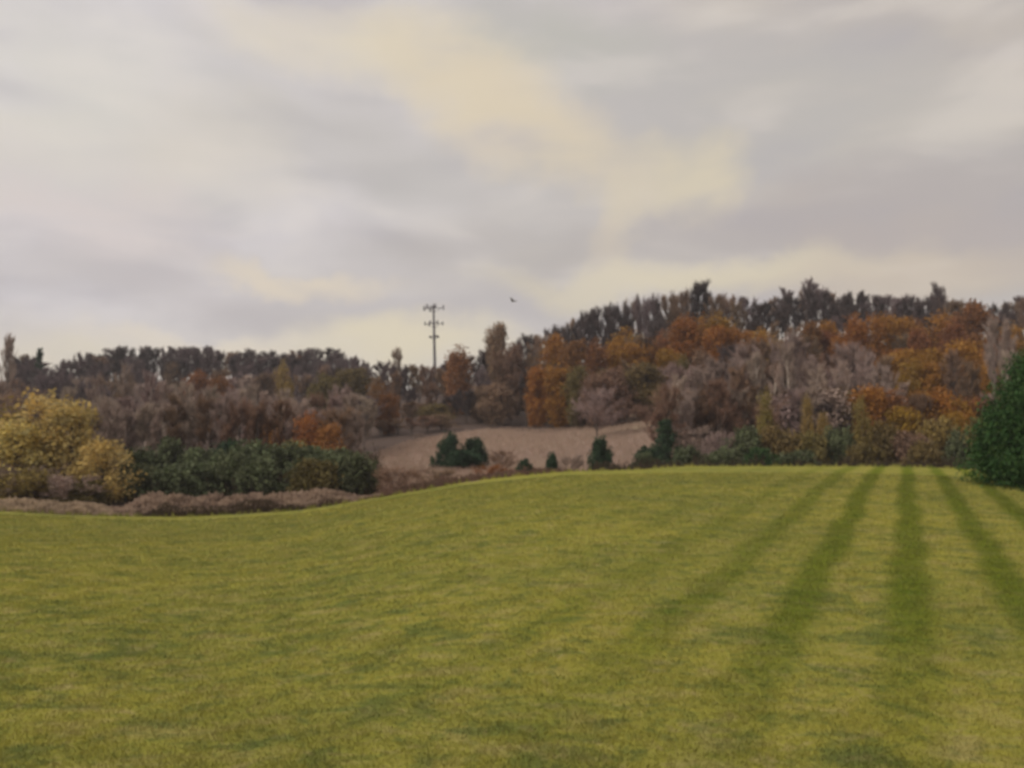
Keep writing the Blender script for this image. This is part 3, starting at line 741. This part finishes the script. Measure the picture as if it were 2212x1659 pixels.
# slopes below the skyline
for X0, X1, step, d, dy, kinds, mats, grp in [
    (-150, 820, 30, 296, 16, ['bare'], ['twig', 'dark'], 'far side of the left ridge'),
    (-150, 820, 34, 272, 14, ['bare'], ['twig', 'twig', 'dark', 'twig'], 'top of the left ridge'),
    (-150, 820, 44, 250, 44, ['bare', 'bare', 'thin'], ['twig', 'twig', 'brown', 'brown'], 'left ridge shoulder'),
    (130, 800, 44, 225, 62, ['bare', 'thin'], ['pink', 'tan', 'brown', 'twig'], 'mid left hill'),
    (140, 800, 30, 190, 96, ['tall', 'tall', 'bare'], ['tan', 'tan', 'pink', 'brown'], 'lower left hill'),
    (150, 790, 34, 155, 125, ['tall', 'tall', 'bare'], ['tan', 'pink', 'brown', 'olive'], 'left hill foot'),
    (-120, 160, 50, 165, 75, ['bare', 'thin'], ['brown', 'olive', 'tan'], 'wood behind the yellow trees'),
    (810, 1200, 36, 198, 34, ['bare', 'thin', 'tall'], ['brown', 'twig', 'brown', 'olive'], 'wood above the dry field'),
    (800, 960, 30, 165, 130, ['bare', 'thin', 'tall'], ['brown', 'olive', 'dark'], 'left corner of the dry field'),
    (850, 1420, 32, 186, 85, ['bare', 'oval', 'tall'], ['brown', 'dark', 'olive', 'brown'], 'upper edge of the dry field'),
    (1180, 2300, 44, 215, 62, ['bare', 'tall', 'thin'], ['twig', 'brown', 'rust', 'dark'], 'upper right hill'),
    (1180, 2300, 42, 195, 90, ['bare', 'thin'], ['dark', 'brown', 'rust', 'olive'], 'right hill shoulder'),
    (1250, 2300, 40, 165, 140, ['tall', 'thin', 'bare'], ['brown', 'olive', 'pink', 'brown'], 'mid right hill'),
    (1860, 2230, 34, 172, 60, ['column', 'thin', 'thin'], ['orange', 'amber', 'rust'], 'large orange group'),
    (1870, 2200, 38, 160, 120, ['thin', 'column', 'tall'], ['amber', 'orange', 'rust'], 'lower part of the orange group'),
    (1160, 1860, 34, 184, 76, ['thin', 'column', 'column'], ['rust', 'orange', 'amber', 'orange'], 'rusty band of the right hill'),
    (1440, 2300, 46, 120, 240, ['bare', 'barebush'], ['brown', 'brown', 'dark', 'olive'], 'right hill foot'),
    (1440, 2300, 40, 138, 200, ['tall', 'thin', 'tall'], ['pink', 'brown', 'tan', 'olive'], 'lower right hill')]:
    X = X0
    nm = {'orange': 'orange', 'amber': 'amber', 'twig': 'purple-brown', 'brown': 'brown', 'pink': 'pinkish', 'tan': 'tan', 'olive': 'olive-brown', 'dark': 'dark', 'rust': 'rust-coloured'}
    while X < X1:
        k = random.choice(kinds); mt = random.choice(mats)
        if X > 1860 and 'right hill' in grp:
            if grp[:3] in ('upp', 'mid') or 'shoulder' in grp: k = random.choice(['thin', 'thin', 'column', 'tall']); mt = random.choice(['orange', 'amber', 'rust', 'brown'])
            elif random.random() < 0.6: k = random.choice(['thin', 'column']); mt = random.choice(['orange', 'amber', 'rust'])
        w = {'barebush': 90, 'bare': 56, 'tall': 40, 'thin': 56, 'oval': 66, 'column': 46}[k] * random.uniform(0.85, 1.2)
        if mt in ('rust', 'olive', 'orange', 'amber') and k in ('bare', 'tall'): mt = 'brown'
        lf = {'barebush': 'bare spreading tree', 'bare': 'bare tree', 'tall': 'slender bare tree', 'thin': 'thin-leaved tree', 'oval': 'leafy tree', 'column': 'narrow leafy tree'}[k]
        base_y = skyY(X) + dy
        pale = k in ('tall', 'bare') and mt in ('tan', 'pink')
        o = T(k, X, base_y + random.uniform(-16, 20), d * random.uniform(0.95, 1.05), w * 190 / d, mt, BARKP if pale else BARK,
              'bare_tree' if k in ('bare', 'tall') else 'autumn_tree', nm[mt] + ' ' + lf + (' with pale trunk' if pale else '') + ' in the ' + grp if not grp.startswith('wood') else nm[mt] + ' ' + lf + ' in the ' + grp,
              'tree', 'trees in the ' + grp if not grp.startswith('wood') else 'trees of the ' + grp, 3.0, 0, {'barebush': 4, 'bare': 10, 'tall': 11, 'thin': 9, 'oval': 9, 'column': 9}[k])
        X += step * random.uniform(0.8, 1.2)

# pale stems standing clear of the brush
BST = leaf_mat('pale_smooth_bark', (0.46, 0.385, 0.32), (0.33, 0.27, 0.225), None, 0.0)
for X, Yt, d in [(150, 838, 122), (205, 815, 130), (262, 800, 134), (322, 812, 128), (352, 835, 122), (404, 828, 126), (455, 842, 120), (505, 850, 120), (548, 838, 126), (596, 860, 120),
                 (1466, 812, 118), (1530, 806, 120), (1592, 790, 122), (1640, 770, 124), (1672, 800, 118), (1708, 742, 126), (1768, 800, 118), (1815, 790, 120), (1868, 800, 118),
                 (2150, 730, 126), (2185, 760, 122)]:
    side = 'left hill above the green thicket' if X < 800 else 'right hill above the hedge'
    T('pole', X, Yt, d, random.uniform(36, 52), random.choice(['tan', 'pink', 'tan']), BST, 'bare_tree', 'pale-stemmed slim tree, ' + side, 'tree', 'pale-stemmed trees, ' + side, 6.0)

# leave out trees of the wood that stand wholly behind others
HIDDEN = {b + ('.%03d' % k if k else '') for b, ks in {
    'autumn_tree': [12, 14, 31, 37, 38, 41, 42, 46, 47, 48, 50, 59, 60, 61, 62, 63, 66, 67, 69, 70, 71, 72, 73, 74, 75, 76, 77, 78, 80, 81, 82, 83, 85, 86, 87, 92, 93, 94, 101, 117, 120, 121, 134, 138, 143, 144, 145, 147, 148, 150, 151, 152, 162],
    'bare_tree': [12, 13, 14, 15, 16, 17, 18, 19, 20, 21, 37, 40, 54, 59, 68, 69, 73, 74, 79, 98, 99, 101, 106, 127, 134, 137, 138, 139, 140, 147, 148, 149, 150, 151, 152, 153, 154, 155, 156, 157, 164, 165, 166, 167, 168, 169, 173, 174, 177, 180, 185, 190, 195, 197, 198, 199, 200, 201, 202, 203, 207, 211, 216, 226, 227, 234, 239, 247, 248, 249, 253, 270, 289, 299, 300, 305, 312, 313, 314, 317, 319, 320, 324, 326, 328, 329, 330, 331, 332, 333, 334, 341, 343, 352, 353, 361, 372, 373],
}.items() for k in ks}
for nm_ in sorted(HIDDEN):
    o = bpy.data.objects[nm_]
    for ch in list(o.children): bpy.data.objects.remove(ch)
    bpy.data.objects.remove(o)

# tell look-alikes apart by their place in the row
ORD = 'first second third fourth fifth sixth seventh eighth ninth tenth eleventh twelfth thirteenth fourteenth fifteenth sixteenth'.split()
same = {}
for o in list(COL.objects):
    if 'label' in o.keys(): same.setdefault(o['label'], []).append(o)
for lb, os_ in same.items():
    if len(os_) > 1:
        os_.sort(key=lambda o: o.location.x / o.location.y)
        for k, o in enumerate(os_):
            o['label'] = lb + ', ' + ('leftmost' if k == 0 else 'rightmost' if k == len(os_) - 1 else ORD[k] + ' from left' if k <= len(os_) // 2 else ORD[len(os_) - 1 - k] + ' from right')

# ------------------------------------------------------------------ big cedar at the right edge
ctr, ccr = evergreen(6.6, 7.0, 70000, 0.13, 11, 0.95)
x, y = at(2236, 49); g = h1(x, y)
ced = thing('cedar_tree', (x, y, g - 0.05), 'big dark green cedar standing on the lawn at the right edge', 'cedar')
ced.rotation_euler = (0, 0, 2.0)
link('trunk', ctr.mesh('cedar_trunk', True), BARKD, ced)
link('crown', ccr.mesh('cedar_crown'), LM['cedar'], ced)

# ------------------------------------------------------------------ tower
def metal(name, c, rough=0.5):
    m, N = newmat(name)
    tc = N.n('ShaderNodeTexCoord').outputs['Object']
    n = N.noise(tc, 1.2, 4, 0.6).outputs['Fac']
    cc_ = N.mix(N.ramp(n, 0.4, 0.65), c + (1,), tuple(q * 0.7 for q in c) + (1,))
    finish(N, cc_, rough, 0, None, 0.4)
    return m
M_steel = metal('galvanised_steel', (0.20, 0.19, 0.20))
M_ant = metal('antenna_housing', (0.13, 0.12, 0.135), 0.6)
x, y = at(940, 262); g = h1(x, y)
TH_ = EYE + (983 - 656) / F * 262 - g
tw = thing('radio_tower', (x, y, g), 'tall slim antenna tower with three levels of arms rising above the wooded skyline', 'tower')
tw.rotation_euler = (0, -0.028, 0)
m = MB(); m.tube([(0, 0, -1), (0, 0, TH_ * .5), (0, 0, TH_)], [0.55, 0.42, 0.28], 12)
link('pole', m.mesh('tower_pole', True), M_steel, tw)
for lvl, (dz, L, hh, spn) in enumerate([(-0.9, 2.5, 1.4, 2), (-5.6, 2.2, 1.0, 2), (-9.6, 1.0, 0.7, 2)]):
    z = TH_ + dz
    m = MB()
    for k in range(3):
        a = 0.35 + k * 2.094 + lvl * 0.25; e = Vector((math.cos(a), math.sin(a), 0)) * L; n_ = Vector((-math.sin(a), math.cos(a), 0)) * L * 0.55
        m.tube([(0, 0, z), tuple(e + Vector((0, 0, z)))], [0.12, 0.10], 6)
        m.tube([(0, 0, z - 1.5), tuple(e * 0.85 + Vector((0, 0, z - .08)))], [0.09, 0.07], 6)
        m.tube([tuple(e - n_ + Vector((0, 0, z + .07))), tuple(e + n_ + Vector((0, 0, z + .07)))], [0.09, 0.09], 6)
    link('arm_frame', m.mesh('arm_frame', True), M_steel, tw)
    for k in range(3):
        a = 0.35 + k * 2.094 + lvl * 0.25; e = Vector((math.cos(a), math.sin(a), 0)) * (L + .2); n_ = Vector((-math.sin(a), math.cos(a), 0)) * L * 0.5
        for s in np.linspace(-1, 1, spn):
            if k == 0 and s > -1: continue
            p = e + n_ * s
            m = MB(); m.box((p.x, p.y, z), (0.25, 0.42, hh), a); m.tube([(p.x * .95, p.y * .95, z - hh * .55), (p.x * .95, p.y * .95, z + hh * .55)], [.05, .05], 6)
            link('panel_antenna', m.mesh('panel_antenna'), M_ant, tw)
m = MB(); m.tube([(0, 0, TH_ - .1), (0, 0, TH_ + 1.0)], [.06, .03], 6)
link('lightning_rod', m.mesh('lightning_rod'), M_steel, tw)

# ------------------------------------------------------------------ bird
def bird():
    m = MB()
    ys = np.linspace(-0.17, 0.2, 12); rings = 8; v = []; f = []
    for i, yy in enumerate(ys):
        t = i / 11; r = 0.052 * math.sin(math.pi * min(0.97, 0.06 + t * 0.9)) ** 0.8 * (1.0 if t < 0.75 else 0.75) + 0.004
        for j in range(rings):
            a = 2 * math.pi * j / rings; v.append((r * math.cos(a), yy, r * 0.9 * math.sin(a) + 0.01 * t))
    for i in range(11):
        for j in range(rings):
            f.append((i * rings + j, i * rings + (j + 1) % rings, (i + 1) * rings + (j + 1) % rings, (i + 1) * rings + j))
    m.add(v, f)
    m.add([(0, .2, .012), (.012, .2, .005), (0, .235, .0), (-.012, .2, .005)], [(0, 1, 2, 3)])
    m.add([(-.02, -.15, 0), (.02, -.15, 0), (.055, -.28, -.01), (-.055, -.28, -.01)], [(0, 1, 2, 3)])
    for s in (-1, 1):
        top = [(.03, .09, .02), (.17, .13, .10), (.36, .02, .13), (.34, -.03, .125), (.18, -.03, .09), (.03, -.07, .015)]
        pts = [(s * p[0], p[1], p[2]) for p in top] + [(s * p[0], p[1], p[2] - .012) for p in top]
        m.add(pts, [(0, 1, 4, 5), (1, 2, 3, 4), (6, 11, 10, 7), (7, 10, 9, 8), (0, 6, 7, 1), (1, 7, 8, 2), (3, 9, 10, 4), (4, 10, 11, 5), (2, 8, 9, 3)])
    return m.mesh('bird', True)
M_bird = metal('brown_feathers', (0.10, 0.075, 0.05), 0.8)
bd = link('bird', bird(), M_bird)
x, y = at(1109, 70); bd.location = (x, y, EYE + (983 - 648) / F * 70); bd.scale = (1.3, 1.3, 1.3); bd.rotation_euler = (0.1, 0.15, 1.0)
tag(bd, 'small dark bird flying in the grey sky right of the antenna tower', 'bird')

# ------------------------------------------------------------------ reeds, brush, grass (uncountable)
def reed_mat(name, a, b, c): return leaf_mat(name, a, b, c, 0.2, 0.6, 0.85, 0.9)
M_reed = reed_mat('dry_reeds', (0.50, 0.38, 0.28), (0.24, 0.17, 0.125), (0.60, 0.46, 0.35))
M_brush = reed_mat('brown_weeds', (0.20, 0.125, 0.088), (0.12, 0.080, 0.056), (0.30, 0.20, 0.145))
M_under = reed_mat('undergrowth_stems', (0.085, 0.065, 0.04), (0.06, 0.05, 0.03), (0.13, 0.10, 0.06))
M_field = reed_mat('field_grass', (0.37, 0.26, 0.21), (0.30, 0.225, 0.165), (0.42, 0.31, 0.25))
def stalks(name, X0, X1, off0, off1, n, h, w, plume, mat, label, cat, hvar=0.3, taper=True, absd=False):
    X = rng.uniform(X0, X1, n)
    t = rng.random(n)
    d = (0 if absd else 1) * edge(X) + off0 + ((np.interp(X, [780, 900, 1060, 1600], [126, 148, 170, 176]) if absd else off1) - off0) * t
    x = (X - 1106) / F * d; y = d; z = height(x, y)
    nz = np.array([mnoise.noise(Vector((a * .7, b * .35, 3))) for a, b in zip(x, y)])
    hh = h * rng.uniform(1 - hvar, 1 + hvar, n) * (1 + 0.9 * nz)
    if taper: hh *= np.clip((X - X0) / 60, 0.35, 1) * np.clip((X1 - X) / 120, 0.25, 1) * np.clip(t * 4, 0.45, 1)
    a = rng.uniform(0, 6.283, n); lean = rng.normal(size=(n, 2)) * 0.12
    base = np.stack([x, y, z - .03], 1); top = base + np.stack([lean[:, 0] * hh, lean[:, 1] * hh, hh], 1)
    s = np.stack([np.cos(a), np.sin(a), np.zeros(n)], 1) * w / 2
    m = MB()
    m.add(np.stack([base - s, base + s, top + s * .5, top - s * .5], 1).reshape(-1, 3), np.arange(4 * n).reshape(n, 4))
    if plume:
        dr = (top - base) / hh[:, None]; pl = plume * rng.uniform(.6, 1.3, n)[:, None]
        for rot in (0, 1):
            s2 = s if rot == 0 else np.stack([-s[:, 1], s[:, 0], s[:, 2]], 1)
            m.quads(top, dr * pl / 2, s2 / w * plume * .38)
    o = link(name, m.mesh(name), mat)
    return tag(o, label, cat, None, 'stuff')
stalks('reeds', 250, 830, 0.5, 7, 12000, 0.85, 0.045, 0.30, M_reed, 'band of tan pink dry reeds along the lawn edge on the left', 'reeds')
stalks('tall_grass', -250, 300, 0.2, 8, 9000, 0.6, 0.04, 0.22, M_reed, 'low dry grass along the lawn edge below the yellow trees', 'grass')
stalks('weeds', 780, 1290, 0.3, 14, 7000, 0.7, 0.05, 0.18, M_brush, 'dark reddish brown weeds just behind the crest of the lawn', 'weeds')
stalks('lawn_edge_weeds', 300, 700, 0.1, 1.6, 3500, 0.60, 0.05, 0.10, M_under, 'dark weeds at the foot of the tan reeds', 'weeds')
stalks('brush', 1280, 2300, 12, 30, 14000, 1.2, 0.06, 0.25, M_under, 'dark brush under the trees along the far lawn edge on the right', 'brush', 0.4, False)
stalks('field_grass', 780, 1520, 95, 178, 40000, 0.45, 0.06, 0.10, M_field, 'pale dry pinkish grass covering the sloping field', 'grass', 0.3, False, True)
stalks('undergrowth', -200, 820, 18, 60, 14000, 1.5, 0.08, 0.3, M_under, 'brown undergrowth below the wood behind the green thicket', 'brush', 0.4, False)

# ragged fringe where the mower turns
n = 26000
X = rng.uniform(-100, 2350, n); d = edge(X) + rng.normal(size=n) * 0.45 + 0.55 * np.sin(X * .06) * np.sin(X * .023)
x = (X - 1106) / F * d; y = d; z = height(x, y)
cl_ = np.clip(0.5 + 0.5 * np.sin(X * .31 + 3 * np.sin(X * .07)) + 0.4 * np.sin(X * .83), 0.1, 1.4)
hh = rng.uniform(.06, .30, n) * cl_; a = rng.uniform(0, 6.283, n)
s = np.stack([np.cos(a), np.sin(a), np.zeros(n)], 1) * 0.02
base = np.stack([x, y, z - .01], 1); top = base + np.stack([rng.normal(size=n) * .3 * hh, rng.normal(size=n) * .3 * hh, hh], 1)
m = MB(); m.add(np.stack([base - s, base + s, top], 1).reshape(-1, 3), np.arange(3 * n).reshape(n, 3))
tag(link('grass_fringe', m.mesh('grass_fringe'), M_blade), 'longer uncut green grass in clumps along the far edge of the lawn', 'grass', None, 'stuff')

# mown lawn blades
n = 420000
d = 7.0 + 50.0 * rng.random(n) ** 1.55
X = rng.uniform(-80, 2300, n)
x = (X - 1106) / F * d; y = d
keep = (d < edge(X) - 0.5); x, y, d = x[keep], y[keep], d[keep]; n = len(x)
z = height(x, y)
q = np.sin(x * 3.1 + 2 * np.sin(y * 1.3)) * np.sin(y * 2.7 + 2 * np.sin(x * 1.1))
hh = rng.uniform(.025, .06, n) * (1 + .35 * q) * np.clip(1 + (d - 15) / 60, 1, 1.6)
a = rng.uniform(0, 6.283, n); ln = rng.normal(size=(n, 2)) * .5
s = np.stack([np.cos(a), np.sin(a), np.zeros(n)], 1) * (0.004 + d * .00035)[:, None]
base = np.stack([x, y, z - .003], 1); top = base + np.stack([ln[:, 0] * hh, ln[:, 1] * hh, hh], 1)
m = MB(); m.add(np.stack([base - s, base + s, top], 1).reshape(-1, 3), np.arange(3 * n).reshape(n, 3))
tag(link('grass', m.mesh('grass'), M_blade), 'short yellow-green mown grass covering the whole lawn', 'grass', None, 'stuff')

# ------------------------------------------------------------------ haze
m = MB(); m.box((0, 1300, 60), (5600, 5000, 142))
hz = bpy.data.materials.new('haze'); hz.use_nodes = True; N = NT(hz.node_tree)
pv = N.n('ShaderNodeVolumePrincipled'); pv.inputs['Color'].default_value = (0.93, 0.92, 0.95, 1)
pv.inputs['Density'].default_value = 0.0003; pv.inputs['Anisotropy'].default_value = 0.3
N.l(pv.outputs[0], N.n('ShaderNodeOutputMaterial').inputs['Volume'])
# added last, once the structure stands
HAZE = True
if HAZE:
    tag(link('haze', m.mesh('haze', rnd=False), hz), 'thin grey air in front of the hills', 'haze', None, 'stuff')
